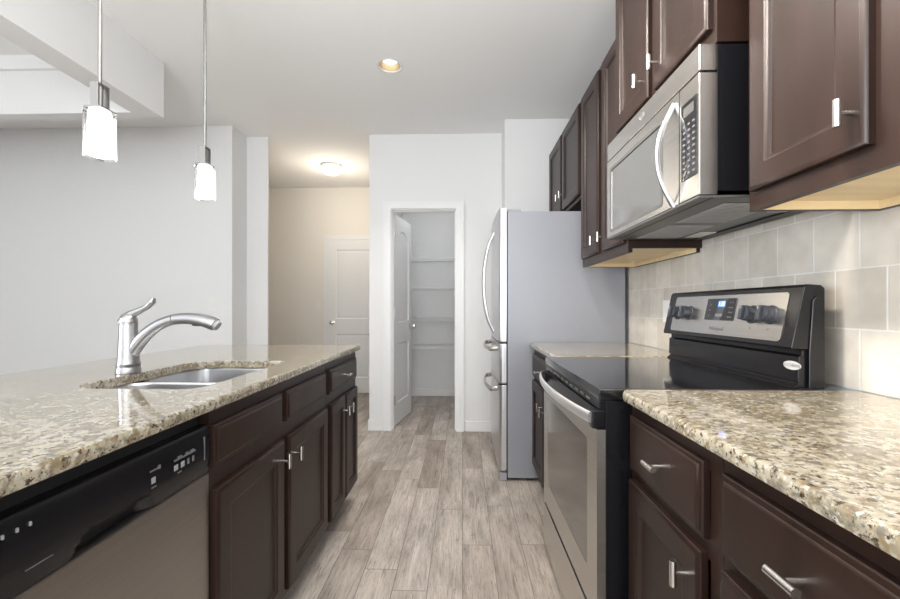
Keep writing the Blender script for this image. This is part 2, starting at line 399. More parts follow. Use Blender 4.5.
# baseboards
def base(name, x0, x1, y0, y1):
    struct(name, MB().box(x0, x1, y0, y1, 0, 0.095, 0.003), 'trim')
base('baseboard_pantry_wall', -0.868, -0.738, PY - 0.014, PY)
base('baseboard_fridge_side', 0.024, 0.36, PY - 0.014, PY)
base('baseboard_pantry_back', -0.78, 0.36, 5.336, 5.35)
base('baseboard_pantry_side', -0.78, -0.766, 3.95, 5.336)
base('baseboard_hall', -0.94, -0.865, 5.486, 5.5)
base('baseboard_hall_back', -3.2, -1.87, 5.486, 5.5)
base('baseboard_hall_corner', -0.879, -0.865, PY, 5.486)

# door casings and jambs
def casing(name, x0, x1, h, y, w=0.068, t=0.016):
    m = MB().prism([(x0 - w, 0), (x0, 0), (x0, h), (x1, h), (x1, 0), (x1 + w, 0), (x1 + w, h + w), (x0 - w, h + w)], y - t, y, XZ)
    m.prism([(x0 - w, 0), (x0 - w + .018, 0), (x0 - w + .018, h + w - .018), (x1 + w - .018, h + w - .018), (x1 + w - .018, 0), (x1 + w, 0), (x1 + w, h + w), (x0 - w, h + w)], y - t - .002, y - t, XZ)
    return struct(name, m, 'trim')
casing('trim_3', PX0 - .008, PX1 + .008, PH + .008, PY)
struct('trim_4', MB().prism([(PX0 - .013, 0), (PX0, 0), (PX0, PH), (PX1, PH), (PX1, 0), (PX1 + .013, 0), (PX1 + .013, PH + .013), (PX0 - .013, PH + .013)], PY, PY + .115, XZ)
       .box(PX0, PX0 + .010, PY + .035, PY + .07, 0, PH).box(PX1 - .010, PX1, PY + .035, PY + .07, 0, PH).box(PX0 + .01, PX1 - .01, PY + .035, PY + .07, PH - .01, PH), 'trim')

# two-panel doors with an arched upper panel
def arch_panel(a0, a1, b0, b1, rise, n=14):
    return [(a0, b0), (a1, b0)] + [(a1 + (a0 - a1) * k / n, b1 - rise + rise * math.sin(PI * k / n) ** 0.85) for k in range(n + 1)]
def inset(poly, d):
    n = len(poly); out = []
    for i in range(n):
        p, q, r = Vector((*poly[i - 1], 0)), Vector((*poly[i], 0)), Vector((*poly[(i + 1) % n], 0))
        e1 = (q - p).normalized(); e2 = (r - q).normalized()
        n1 = Vector((-e1.y, e1.x, 0)); n2 = Vector((-e2.y, e2.x, 0)); bis = n1 + n2
        if bis.length < 1e-6: bis = n1.copy()
        bis.normalize(); k = d / max(0.35, bis.dot(n1)); out.append((q.x + bis.x * k, q.y + bis.y * k))
    return out
def panel_door(w, h, t=0.035, arched=True):
    """local frame: a along X 0..w, thickness Y 0..t (front face at Y=0), Z up"""
    m = MB(); s = 0.105
    p1 = arch_panel(s, w - s, 0.98, h - 0.13, 0.085 if arched else 0.0)
    p2 = rect(s, w - s, 0.20, 0.78)
    bm = bmesh.new(); edges = []
    for lp in (rect(0, w, 0, h), p1, p2):
        vv = [bm.verts.new((a, 0, b_)) for a, b_ in lp]; edges += [bm.edges.new((vv[i], vv[(i + 1) % len(vv)])) for i in range(len(vv))]
    bmesh.ops.triangle_fill(bm, use_beauty=True, use_dissolve=False, edges=edges, normal=(0, -1, 0)); bm.verts.index_update()
    vs_ = [v.co[:] for v in bm.verts]; fs = [[v.index for v in f.verts] for f in bm.faces]; bm.free()
    for side in (0, 1):
        y = (lambda d: d) if side == 0 else (lambda d: t - d)
        m.add([(p[0], y(0), p[2]) for p in vs_], fs)
        for lp in (p1, p2):
            rings = [[(a, y(d), b_) for a, b_ in inset(lp, k)] for k, d in ((0, 0), (0.012, 0.009), (0.028, 0.009), (0.045, 0.003))]
            m.loft(rings, (False, True), smooth=False)
    for a, c in (((0, 0), (w, 0)), ((w, 0), (w, h)), ((w, h), (0, h)), ((0, h), (0, 0))):
        m.add([(a[0], 0, a[1]), (c[0], 0, c[1]), (c[0], t, c[1]), (a[0], t, a[1])], [[0, 1, 2, 3]])
    return m
def knob_mb(p, out):
    """round door knob, rose at p, pointing along out"""
    p = Vector(p); o = Vector(out); q = o.to_track_quat('Z', 'Y').to_matrix().to_4x4(); q.translation = p
    return MB().lathe([(0.030, 0), (0.030, 0.006), (0.012, 0.010), (0.011, 0.028), (0.022, 0.036), (0.027, 0.048), (0.024, 0.060), (0.010, 0.066)], (0, 0, 0), 20).xform(q)
th = math.radians(81)
DM = Matrix.Translation((PX0 + 0.008, PY + 0.088, 0.012)) @ Matrix.Rotation(th, 4, 'Z')
DW_, DH_ = 0.585, 2.025
d1 = struct('door_1', panel_door(DW_, DH_).xform(DM), 'trim')
d1['label'] = 'white two panel arched pantry door standing open'
for sgn in (-1, 1):
    k = knob_mb((DW_ - 0.07, 0 if sgn < 0 else 0.035, 0.93), (0, sgn, 0)).xform(DM)
    part('knob', k, 'nickel', d1, 'satin nickel round knob')
for z in (0.20, 1.02, 1.80):
    part('hinge', MB().cyl((-.004, -0.006, z), (-.004, -0.006, z + .09), 0.006).box(-.004, 0.0, 0, .03, z, z + .09).xform(DM), 'nickel', d1, 'nickel butt hinge')
HDX = -1.785
d2 = struct('door_2', panel_door(0.81, 2.03, arched=False).xform(Matrix.Translation((HDX, 5.462, 0.008))), 'trim')
d2['label'] = 'closed white panelled door at the hall end'
part('knob', knob_mb((HDX + 0.06, 5.462, 0.94), (0, -1, 0)), 'nickel', d2, 'satin nickel round knob')
casing('trim_5', HDX - .006, HDX + .816, 2.045, 5.5, 0.06)

# pantry shelves: white coated wire
for i, z in enumerate((1.739, 1.379, 1.011, 0.669)):
    t = thing('wire_shelf', ['topmost white wire shelf inside the pantry', 'second white wire pantry shelf from the top', 'third white wire pantry shelf, just below door knob height', 'lowest white wire shelf inside the pantry'][i], 'shelf', (-.2, 5.34, z), 'wire shelves inside the pantry')
    part('front_rail', MB().cyl((-.777, 5.06, z), (.357, 5.06, z), .0045, n=8).cyl((-.777, 5.055, z - .028), (.357, 5.055, z - .028), .0045, n=8), 'trim', t)
    part('rear_rail', MB().cyl((-.777, 5.342, z), (.357, 5.342, z), .0045, n=8), 'trim', t)
    wm = MB()
    for k in range(45): x = -.765 + k * .0255; wm.box(x - .0014, x + .0014, 5.056, 5.345, z + .003, z + .006).box(x - .0014, x + .0014, 5.053, 5.056, z - .028, z + .006)
    part('wire_mesh', wm, 'trim', t)

# ------------------------------------------------------------------ cabinet pieces
def front_panel(x0, sgn, y0, y1, z0, z1, t=0.02, frame=None):
    """door or drawer front standing on plane X=x0, outward along sgn"""
    m = MB()
    if frame:   # recessed panel door with eased outer edge
        prof = [(0, 0), (0, t - .007), (.003, t - .003), (.009, t - .001), (.011, t), (frame, t), (frame + .003, t - .003), (frame + .010, t - .0045), (frame + .014, t - .010)]
    else:       # slab drawer front with a routed step along its edge
        prof = [(0, 0), (0, t - .008), (.002, t - .006), (.010, t - .005), (.012, t - .002), (.017, t)]
    rings = []
    for i, d in prof:
        rings.append([(x0 + sgn * d, a, b_) for a, b_ in rect(y0 + i, y1 - i, z0 + i, z1 - i)])
    return m.loft(rings, (True, True), smooth=False)
def tbar(p, sgn, axis, L=0.051, r=0.0068, post=0.028):
    """T pull: a short bar on one post"""
    p = Vector(p); a = Vector((0, 0, 1)) if axis == 'z' else Vector((0, 1, 0)); q = p + Vector((sgn * post, 0, 0))
    return MB().cyl(p, q, 0.0046, n=12).cyl(q - a * L / 2, q + a * L / 2, r, n=14)

def add_front(kind, parent, x0, sgn, y0, y1, z0, z1, pull=None, frame=0.058):
    o = part(kind, front_panel(x0, sgn, y0, y1, z0, z1, 0.02, frame if 'door' in kind else None), 'espresso', parent)
    if pull:
        y, z, ax = pull
        d = 0.010 if 'door' in kind and (y0 + frame < y < y1 - frame) else 0.02
        part('handle', tbar((x0 + sgn * d, y, z), sgn, ax), 'nickel', o, 'satin nickel T bar pull')
    return o

def face_frame(x0, x1, y0, y1, z0, z1, holes):
    return MB().prism(rect(y0, y1, z0, z1), x0, x1, YZ, [rect(*h) for h in holes])

# ------------------------------------------------------------------ island
IX = -0.64                                                           # face frame plane
IE = 2.49                                                            # counter end
ISL = thing('sink_base_cabinet', 'dark espresso sink base cabinet with two doors below two false drawer fronts', 'cabinet', (-0.93, 1.47, 0))
def base_body(x_face, sgn, y0, y1, xb, holes, toe=0.10, open_top=False):
    """carcass of a base cabinet; sgn the way the face looks"""
    t = 0.018; xi = x_face - sgn * 0.019
    m = face_frame(x_face, xi, y0, y1, toe, 0.875, holes)
    lo, hi = sorted((xi, xb))
    m.box(lo, hi, y0, y0 + t, toe, 0.875).box(lo, hi, y1 - t, y1, toe, 0.875).box(lo, hi, y0 + t, y1 - t, toe, toe + t)
    m.box(xb, xb + sgn * t, y0 + t, y1 - t, toe + t, 0.875)
    if not open_top: m.box(lo, hi, y0 + t, y1 - t, 0.857, 0.875)
    return m
def toe_kick(x_face, sgn, y0, y1, xb):
    return MB().box(x_face - sgn * 0.075, xb, y0, y1, 0, 0.099)
part('body', base_body(IX, 1, 1.028, 1.922, -1.22, [(1.06, 1.425, .14, .66), (1.485, 1.885, .14, .66)], open_top=True), 'espresso', ISL)
part('toe_kick', toe_kick(IX, 1, 1.028, 1.922, -1.22), 'espresso_dark', ISL)
add_front('false_drawer_front', ISL, IX, 1, 1.030, 1.424, .735, .842)
add_front('false_drawer_front', ISL, IX, 1, 1.460, 1.884, .735, .842)
add_front('door', ISL, IX, 1, 1.036, 1.436, .125, .676, (1.405, 0.614, 'z'))
add_front('door', ISL, IX, 1, 1.476, 1.900, .125, .676, (1.508, 0.606, 'z'))

DB = thing('drawer_base_cabinet', 'dark espresso cabinet ending the island, a drawer over a pair of narrow doors', 'cabinet', (-0.93, 2.19, 0))
part('body', base_body(IX, 1, 1.925, 2.462, -1.22, [(1.97, 2.42, .14, .66), (1.97, 2.42, .75, .83)]), 'espresso', DB)
part('toe_kick', toe_kick(IX, 1, 1.925, 2.462, -1.22), 'espresso_dark', DB)
add_front('drawer', DB, IX, 1, 1.938, 2.430, .728, .845, (2.17, 0.787, 'y'))
add_front('door', DB, IX, 1, 1.955, 2.190, .118, .676, (2.160, 0.600, 'z'), 0.05)
add_front('door', DB, IX, 1, 2.204, 2.446, .118, .676, (2.235, 0.600, 'z'), 0.05)

struct('wall_island', MB().box(-1.31, -1.225, -0.6, 2.46, 0, 0.882), 'wall')

# counters
def counter(name, outline, holes, label, z1=0.914, th=0.030):
    """outline(i) -> loop inset by i; eased edges"""
    prof = [(.008, z1), (.003, z1 - .0016), (.0006, z1 - .006), (0, z1 - .011), (0, z1 - th + .009), (.002, z1 - th + .003), (.007, z1 - th)]
    m = MB(); m.loft([[(a, b_, z) for a, b_ in outline(i)] for i, z in prof], (False, False))
    hs = [h for h in holes]
    for z, flip in ((z1, False), (z1 - th, True)):
        i = .008 if not flip else .007
        bm = bmesh.new(); edges = []
        for lp in [outline(i)] + [(h(0.003) if not flip else h(0)) for h in hs]:
            vv = [bm.verts.new((a, b_, z)) for a, b_ in lp]; edges += [bm.edges.new((vv[k], vv[(k + 1) % len(vv)])) for k in range(len(vv))]
        bmesh.ops.triangle_fill(bm, use_beauty=True, use_dissolve=False, edges=edges); m.bm(bm)
    for h in hs:
        m.loft([[(a, b_, z) for a, b_ in h(i)] for i, z in ((.003, z1), (.0005, z1 - .003), (0, z1 - .006), (0, z1 - th))], (False, False))
    o = link(name, m, 'granite', None, angle=28)
    return tag(o, label, 'countertop')
SX0, SX1, SY0, SY1 = -1.120, -0.738, 1.128, 1.735                    # sink opening
hole = lambda i: rrect(SX0 - i, SX1 + i, SY0 - i, SY1 + i, [.05, .09, .09, .05], 8)
counter('island_countertop', lambda i: rrect(-1.56 + i, -0.613 - i, -0.55 + i, IE - i, [.022, .10, .05, .022], 8), [hole], 'speckled beige granite island countertop around the double bowl sink')
counter('granite_countertop', lambda i: rrect(.435 + i, 1.079 - i, -.05 + i, 1.166 - i, [.006, .030, .02, .006], 6), [], 'speckled beige granite countertop on the drawer cabinets between range and camera')
counter('granite_countertop', lambda i: rrect(.435 + i, 1.079 - i, 1.948 + i, 2.722 - i, [.006, .012, .030, .006], 6), [], 'short granite countertop between refrigerator and range')

# sink: two bowls under the counter
SK = thing('kitchen_sink', 'stainless steel double bowl sink set under the island granite', 'sink', (-0.93, 1.425, 0.66))
def bowl(y0, y1, depth):
    zt = 0.883; m = MB()
    R = lambda k, r: rrect(SX0 - .012 + k, SX1 + .012 - k, y0 + k, y1 - k, min(r, .062), 8)
    rings = [[(a, b_, z) for a, b_ in R(k, r)] for k, r, z in ((-.006, .085, zt - .001), (0, .085, zt - .002), (.004, .083, zt - .010), (.008, .08, zt - depth + .04), (.020, .07, zt - depth + .012), (.045, .05, zt - depth), (.13, .01, zt - depth - .004))]
    m.loft(rings, (False, True))
    outer = [[(a, b_, z) for a, b_ in R(k, r)] for k, r, z in ((-.006, .085, zt - .001), (-.002, .087, zt - .012), (.004, .085, zt - depth + .03), (.03, .07, zt - depth - .008), (.13, .01, zt - depth - .010))]
    m.loft(outer, (False, True)); return m
YD = 1.408
for y0, y1, dp in ((SY0 - .012, YD - .008, .185), (YD + .008, SY1 + .012, .20)):
    bo = part('bowl', bowl(y0, y1, dp), 'sinksteel', SK)
    cy = (y0 + y1) / 2; z = .883 - dp
    part('drain', MB().lathe([(.044, -.002), (.044, .002), (.036, .003), (.032, -.001), (.008, -.001), (.006, .006), (.001, .007)], ((SX0 + SX1) / 2, cy, z), 24), 'steel_dark', bo, 'round strainer drain')

# faucet
FX, FY = -1.150, 1.395
FA = thing('kitchen_faucet', 'brushed stainless single lever pull-out faucet behind the sink', 'faucet', (FX, FY, .9145))
fz = .9145
part('base', MB().lathe([(.036, 0), (.037, .004), (.036, .016), (.0345, .020), (.0345, .024), (.036, .028), (.036, .034)], (FX, FY, fz)), 'faucet', FA)
part('body', MB().lathe([(.0345, .034), (.0325, .042), (.0315, .058), (.0295, .10), (.0275, .145), (.0265, .166), (.0272, .170), (.0272, .174)], (FX, FY, fz)), 'faucet', FA)
d = Vector((1, .08, 0)).normalized()
def fp(r, z): return (FX + d.x * r, FY + d.y * r, fz + z)
part('cap', MB().lathe([(.0272, .175), (.0268, .184), (.024, .193), (.018, .202), (.009, .206)], (FX, FY, fz)), 'faucet', FA)
part('handle', MB().sweep([fp(-.020, .172), fp(-.010, .188), fp(.012, .203), fp(.042, .217), (fp(.066, .230)), fp(.080, .246), fp(.084, .258)],
                          [.016, .017, .0145, .0105, .009, .0105, .006], 14, [1, 1, .95, 1.0, 1.15, 1.3, 1.3]), 'faucet', FA)
def bez(p0, p1, p2, p3, n):
    out = []
    for k in range(n + 1):
        t = k / n; out.append(tuple((1 - t) ** 3 * a + 3 * (1 - t) ** 2 * t * b_ + 3 * (1 - t) * t * t * c + t ** 3 * e for a, b_, c, e in zip(p0, p1, p2, p3)))
    return out
sp = bez(fp(.008, .062), fp(.045, .130), fp(.090, .170), fp(.150, .184), 14)
part('spout', MB().sweep(sp, [.021, .0225, .0225, .022, .0215, .021, .0205, .020, .0195, .019, .0187, .0185, .0182, .018, .018], 18), 'faucet', FA)
sh = bez(fp(.152, .1843), fp(.20, .192), fp(.250, .186), fp(.292, .166), 12)
HD = part('spray_head', MB().sweep(sh, [.0185, .0187, .019, .0192, .0195, .020, .0205, .021, .0215, .022, .0225, .023, .022], 18, [1, 1, 1, 1, 1.02, 1.04, 1.06, 1.08, 1.1, 1.12, 1.14, 1.15, 1.15]), 'faucet', FA)
part('spray_button', MB().sweep([fp(.216, .167), fp(.232, .1665), fp(.244, .164)], [.005, .006, .004], 10, 1.4), 'blackmatte', HD, 'black spray button')
part('spray_button', MB().sweep([fp(.254, .161), fp(.266, .158), fp(.274, .154)], [.004, .006, .004], 10, 1.4), 'blackmatte', HD, 'black spray button')
part('nozzle', MB().sweep([fp(.286, .169), fp(.301, .160)], [.018, .016], 16, 1.1), 'grey', HD, 'grey spray nozzle')

# dishwasher
DWY0, DWY1 = 0.415, 1.026
DWT = thing('dishwasher', 'stainless dishwasher with black control panel built into the island', 'dishwasher', (-0.93, 0.71, 0))
part('tub', MB().box(-1.2, -0.665, DWY0 + .004, DWY1 - .004, 0.10, 0.868), 'blackmatte', DWT)
part('toe_kick', MB().box(-1.2, -0.72, DWY0 + .004, DWY1 - .004, 0, 0.098), 'blackmatte', DWT)
part('door', MB().box(-0.664, -0.637, DWY0, DWY1, 0.115, 0.7265, 0.004), 'steel_dark', DWT)
# control panel: bowed section with a scooped pocket grip under its middle
PA, PB = 0.655, 0.842                                                 # pocket
xs = lambda z: -0.633 - 0.006 * ((z - .785) / .06) ** 2
def panel_section():
    m = MB(); ys = sorted(set([DWY0, DWY1] + [PA + (PB - PA) * k / 24 for k in range(25)] + [DWY0 + .004, DWY1 - .004]))
    zs = [.7285, .732, .738, .745, .750, .755, .760, .765, .772, .785, .800, .820, .838, .8445, .8465]
    def X(y, z):
        x = xs(z)
        if z > .844: x -= .008 * (z - .844) / .0025
        t = (y - PA) / (PB - PA)
        if 0 < t < 1:
            e = max(0, min(1, 6 * t)) * max(0, min(1, 6 * (1 - t))); e = e * e * (3 - 2 * e)
            top = .733 + .030 * e
            if z < top: x -= .024 * e * min(1, (top - z) / .008)
        if y in (DWY0, DWY1): x -= .004
        return x
    n = len(ys); vs_ = [(X(y, z), y, z) for z in zs for y in ys] + [(-.664, y, z) for z in zs for y in ys]; N = n * len(zs); fs = []
    for i in range(len(zs) - 1):
        for j in range(n - 1):
            a = i * n + j; fs.append([a, a + 1, a + n + 1, a + n]); fs.append([N + a, N + a + n, N + a + n + 1, N + a + 1])
    per = [j for j in range(n)] + [i * n + n - 1 for i in range(1, len(zs))] + [(len(zs) - 1) * n + j for j in range(n - 2, -1, -1)] + [i * n for i in range(len(zs) - 2, 0, -1)]
    for k in range(len(per)):
        a, c = per[k], per[(k + 1) % len(per)]; fs.append([a, N + a, N + c, c])
    return m.add(vs_, fs, True)
CP = part('control_panel', panel_section(), 'black', DWT, 'glossy black control strip with pale buttons')
px_ = -0.6325
for (y, w) in ((.832, .012), (.899, .013), (.921, .013), (.940, .008), (.957, .008)):
    part('button', MB().box(px_ - .003, px_, y - w / 2, y + w / 2, .779, .792, .0008), 'print' if w > .01 else 'printdim', CP, 'small pale grey button')
pr = MB()
for y0, y1, z in ((.826, .840, .7705), (.904, .916, .7705)): pr.box(px_ - .002, px_, y0, y1, z, z + .0025)
yy = .823
while yy < .845: pr.box(px_ - .002, px_, yy, yy + .0035, .8045, .8075); yy += .0048
pr.box(px_ - .002, px_, .846, .852, .803, .811)
yy = .893
for k in range(13):
    w = random.uniform(.003, .006); pr.box(px_ - .002, px_, yy, yy + w, .800, .800 + random.choice((.004, .006, .008))); yy += w + .0017
for k in range(16): pr.box(px_ - .002, px_ - .0002, .583 + k * .0026, .5846 + k * .0026, .757, .7582)
part('printed_marking', pr, 'printdim', CP, 'pale printed lettering')
for y in (.553, .572, .590):
    part('indicator_light', MB().box(px_ - .0025, px_ + .0002, y - .0012, y + .0012, .820, .826), 'print', CP, 'tiny pale indicator')
part('end_cap', MB().box(px_ - .004, px_, .999, 1.003, .765, .822, .001), 'printdim', CP, 'thin grey edge line')

# ------------------------------------------------------------------ base cabinets, range side
RX = 0.47
def base_cab(label, y0, y1, fronts, holes):
    t = thing('base_cabinet', label, 'cabinet', (.77, (y0 + y1) / 2, 0))
    part('body', base_body(RX, -1, y0, y1, 1.075, holes), 'espresso', t)
    part('toe_kick', toe_kick(RX, -1, y0, y1, 1.075), 'espresso_dark', t)
    for f in fronts: add_front(f[0], t, RX, -1, *f[1:])
    return t
base_cab('dark espresso base cabinet beside the range, one drawer above one door', 0.762, 1.163,
         [('drawer', 0.803, 1.146, .700, .848, (.958, .778, 'y')), ('door', 0.808, 1.150, .125, .672, (.846, .607, 'z'))],
         [(.80, 1.12, .72, .83), (.80, 1.12, .14, .66)])
base_cab('dark espresso drawer cabinet under the granite, next to the one beside the range', 0.366, 0.760,
         [('drawer', 0.389, 0.746, .705, .848, (.564, .777, 'y')), ('door', 0.389, 0.746, .125, .679, (.68, .60, 'z'))],
         [(.41, .72, .72, .83), (.41, .72, .14, .66)])
base_cab('dark espresso cabinet at the end of the granite counter beside the camera', -0.03, 0.364,
         [('drawer', -0.007, 0.342, .705, .848, (.167, .777, 'y')), ('door', -0.007, 0.342, .125, .679, (.04, .60, 'z'))],
         [(.02, .32, .72, .83), (.02, .32, .14, .66)])
base_cab('narrow dark base cabinet between the refrigerator and the range', 1.95, 2.722,
         [('drawer', 1.97, 2.706, .700, .845, (2.42, .762, 'y')), ('door', 1.97, 2.325, .125, .675, (2.295, .56, 'z')), ('door', 2.345, 2.706, .125, .675, (2.42, .56, 'z'))],
         [(1.99, 2.69, .72, .83), (1.99, 2.69, .14, .66)])

# ------------------------------------------------------------------ upper cabinets
UX = 0.75
def upper(name, label, y0, y1, z0, z1, doors, bottom=True, UX=UX):
    t = thing(name, label, 'cabinet', (.92, (y0 + y1) / 2, z0))
    st, holes = .04, []
    hs = [(max(a, y0) + .012, min(c, y1) - .012, z0 + .06, z1 - .05) for a, c, *_ in doors]
    m = face_frame(UX, UX + .019, y0, y1, z0, z1, hs)
    zb = z0 + (.022 if bottom else 0)
    m.box(UX + .019, 1.078, y0, y0 + .016, z0 + (.019 if bottom else 0), z1).box(UX + .019, 1.078, y1 - .016, y1, z0, z1)
    m.box(UX + .019, 1.078, y0 + .016, y1 - .016, z1 - .016, z1).box(1.064, 1.078, y0 + .016, y1 - .016, z0, z1 - .016)
    part('body', m, 'espresso', t)
    bp = MB().box(UX + .0195, 1.0635, y0 + .0165, y1 - .0165, zb, zb + .012)
    if bottom:
        bp.box(UX + .0195, 1.0635, y0 + .0165, y0 + .0205, z0 + .019, zb).box(UX + .0195, 1.0635, y1 - .0205, y1 - .0165, z0 + .001, zb)
        bp.box(1.0595, 1.0635, y0 + .0205, y1 - .0205, z0 + .001, zb)
    part('bottom_panel', bp, 'maple' if bottom else 'espresso', t, 'pale maple underside' if bottom else None)
    for a, c, dz0, dz1, pull in doors: add_front('door', t, UX, -1, a, c, dz0, dz1, pull)
    return t
NU = upper('wall_cabinet', 'dark espresso wall cabinet with tall doors beside the microwave, over the speckled granite', 0.345, 1.108, 1.39, 2.45,
      [(0.776, 1.088, 1.437, 2.43, (.800, 1.504, 'z')), (0.365, 0.698, 1.437, 2.43, (.674, 1.504, 'z'))])
MU = upper('wall_cabinet', 'dark espresso two door cabinet above the microwave, standing proud of its neighbours', 1.163, 1.888, 1.872, 2.62,
      [(1.556, 1.877, 1.918, 2.60, (1.60, 2.0, 'z')), (1.182, 1.508, 1.918, 2.60, (1.475, 2.0, 'z'))], bottom=False, UX=.70)
TU = upper('wall_cabinet', 'tall narrow dark wall cabinet between microwave and refrigerator cabinet', 1.902, 2.612, 1.39, 2.45,
      [(2.276, 2.590, 1.437, 2.43, (2.305, 1.508, 'z')), (1.93, 2.211, 1.437, 2.43, (2.180, 1.508, 'z'))])
for cx, cy in ((.985, 2.47), (1.03, 2.08)):  # two small pale blocks under the tall cabinet
    part('pale_block', MB().box(cx, cx + .022, cy - .02, cy + .02, 1.4055, 1.4115, .002).box(cx + .006, cx + .016, cy - .03, cy + .03, 1.4085, 1.4115), mat('pale_cream', (.85, .78, .6), .4), TU, 'small pale block on the underside')
FU = upper('wall_cabinet', 'short dark two door cabinet mounted above the refrigerator', 2.616, 3.546, 1.83, 2.45,
      [(3.118, 3.53, 1.856, 2.43, (3.15, 1.963, 'z')), (2.647, 3.082, 1.856, 2.43, (3.05, 1.963, 'z'))], bottom=False)

# ------------------------------------------------------------------ refrigerator
RF = thing('refrigerator', 'tall stainless french door refrigerator with grey textured side panel', 'refrigerator', (.65, 3.13, 0))
FY0, FY1 = 2.732, 3.532
part('cabinet_body', MB().box(.296, 1.06, FY0, FY1, 0.02, 1.77, .006), 'fridge', RF, 'grey textured enamel cabinet')
part('gasket', MB().box(.2885, .2958, FY0 + .010, FY1 - .010, 0.075, 1.765), 'blackmatte', RF, 'dark door gasket line')
def fdoor(y0, y1, z0, z1, near=True, far=True):
    r = .022; pts = []
    def fx(y): return .233 + .010 * ((y - (FY0 + FY1) / 2) / ((FY1 - FY0) / 2)) ** 2
    pts.append((.288, y0))
    for k in range(7):
        t = PI / 2 * k / 6; pts.append((fx(y0 + r) + r - r * math.sin(t), y0 + r - r * math.cos(t)) if near else (fx(y0) + .003 * (1 - k / 6), y0 + .003 * k / 6))
    for k in range(1, 10): y = y0 + r + (y1 - y0 - 2 * r) * k / 10; pts.append((fx(y), y))
    for k in range(7):
        t = PI / 2 * k / 6; pts.append((fx(y1 - r) + r - r * math.cos(t), y1 - r + r * math.sin(t)) if far else (fx(y1) + .003 * k / 6, y1 - .003 + .003 * k / 6))
    pts.append((.288, y1))
    c = Vector((.26, (y0 + y1) / 2))
    def ring(k, z): return [(c.x + (a - c.x) * (1 - k), c.y + (b_ - c.y) * (1 - k * .1), z) for a, b_ in pts]
    return MB().loft([ring(.12, z0), ring(.03, z0 + .002), ring(0, z0 + .006), ring(0, z1 - .006), ring(.03, z1 - .002), ring(.12, z1)])
def bow(pts, r, ratio=None): return MB().sweep(pts, r, 14, ratio)
mid = (FY0 + FY1) / 2
for y0, y1, ne, hy in ((FY0, mid - .002, True, mid - .045), (mid + .002, FY1, False, mid + .045)):
    dd = part('door', fdoor(y0, y1, .912, 1.795, ne, not ne), 'fridge_steel', RF)
    pts = [(.236, hy, .955)] + [(.236 - .078 * math.sin(PI * k / 16) ** .55, hy, .975 + .70 * k / 16) for k in range(1, 16)] + [(.236, hy, 1.695)]
    part('handle', bow(pts, .0115), 'fridge_steel', dd, 'long bowed vertical bar handle')
for z0, z1, hz in ((.640, .902, .862), (.068, .630, .590)):
    dr = part('freezer_drawer', fdoor(FY0, FY1, z0, z1), 'fridge_steel', RF)
    a, c = FY0 + .10, FY1 - .10
    pts = [(.240, a, hz), (.205, a + .01, hz - .004)] + [(.190 - .022 * math.sin(PI * k / 12), a + .03 + (c - a - .06) * k / 12, hz - .006) for k in range(13)] + [(.205, c - .01, hz - .004), (.240, c, hz)]
    part('handle', MB().sweep(pts, .0165, 14, .55, up=(0, 0, 1)), 'steel', dr, 'bowed horizontal bar handle')
    part('edge_trim', MB().box(.234, .2955, FY0 - .001, FY0 + .012, z1 + .0015, z1 + .0085), 'blackmatte', dr, 'black strip between the doors')
part('hinge_cover', MB().box(.258, .385, FY0 + .012, FY0 + .075, 1.7705, 1.789, .006).box(.245, .285, FY0 + .02, FY0 + .06, 1.786, 1.800, .004), 'grey', RF, 'grey plastic hinge cover')
part('hinge_cover', MB().box(.258, .385, FY1 - .075, FY1 - .012, 1.7705, 1.789, .006).box(.245, .285, FY1 - .06, FY1 - .02, 1.786, 1.800, .004), 'grey', RF, 'grey plastic hinge cover')
for y in (FY0 + .002, FY1 - .062):
    part('foot', MB().box(.240, .292, y, y + .06, 0.0, .055, .008), 'grey', RF, 'pale grey roller foot')
part('toe_grille', MB().box(.255, .292, FY0 + .065, FY1 - .065, .012, .058, .003), 'darkgrey', RF)

# ------------------------------------------------------------------ range
RG = thing('electric_range', 'stainless freestanding electric range with black glass cooktop and raised back control panel', 'range', (.66, 1.557, 0))
GY0, GY1 = 1.176, 1.932
part('body', MB().box(.402, 1.03, GY0 + .004, GY1 - .004, .04, .877, .003), 'black', RG, 'black enamel body')
part('plinth', MB().box(.46, 1.0, GY0 + .02, GY1 - .02, 0, .039), 'blackmatte', RG)
OD = part('oven_door', MB().prism(rect(GY0, GY1, .258, .797), .377, .401, YZ, [rrect(1.268, 1.846, .362, .746, .012, 4)]), 'steel', RG)
part('window', MB().box(.3776, .399, 1.2685, 1.8455, .3625, .7455), 'ovenglass', OD, 'dark tinted oven window')
hp = []
for k in range(25):
    t = k / 24; hp.append((.362 - .040 * math.sin(PI * t) ** .8, GY0 + .012 + (GY1 - GY0 - .024) * t, .829 + .004 * math.sin(PI * t)))
part('handle', MB().sweep(hp, .0165, 16, .40, up=(0, 0, 1)), 'white_metal', OD, 'wide bowed steel door handle')
for y in (GY0 + .001, GY1 - .029):
    part('handle_bracket', MB().box(.364, .401, y, y + .028, .7985, .851, .005), 'black', OD, 'black handle end bracket')
part('upper_band', MB().box(.381, .401, GY0 + .030, GY1 - .030, .7985, .849, .002), 'black', OD, 'black band behind the handle')
part('trim_strip', MB().box(.386, .4015, GY0 + .006, GY1 - .006, .8525, .8775, .002), 'black', RG, 'black vent strip above the oven door')
for k in range(9):
    part('vent_slot', MB().box(.3845, .387, GY0 + .09 + k * .066, GY0 + .13 + k * .066, .861, .868), 'darkgrey', RG, 'dark vent slot')
SD = part('storage_drawer', MB().box(.377, .401, GY0, GY1, .055, .2405, .0012), 'steel', RG)
CT = part('cooktop', MB().box(.383, .945, GY0, GY1, .8785, .912, .004), 'blackglass', RG, 'glossy black glass cooktop')
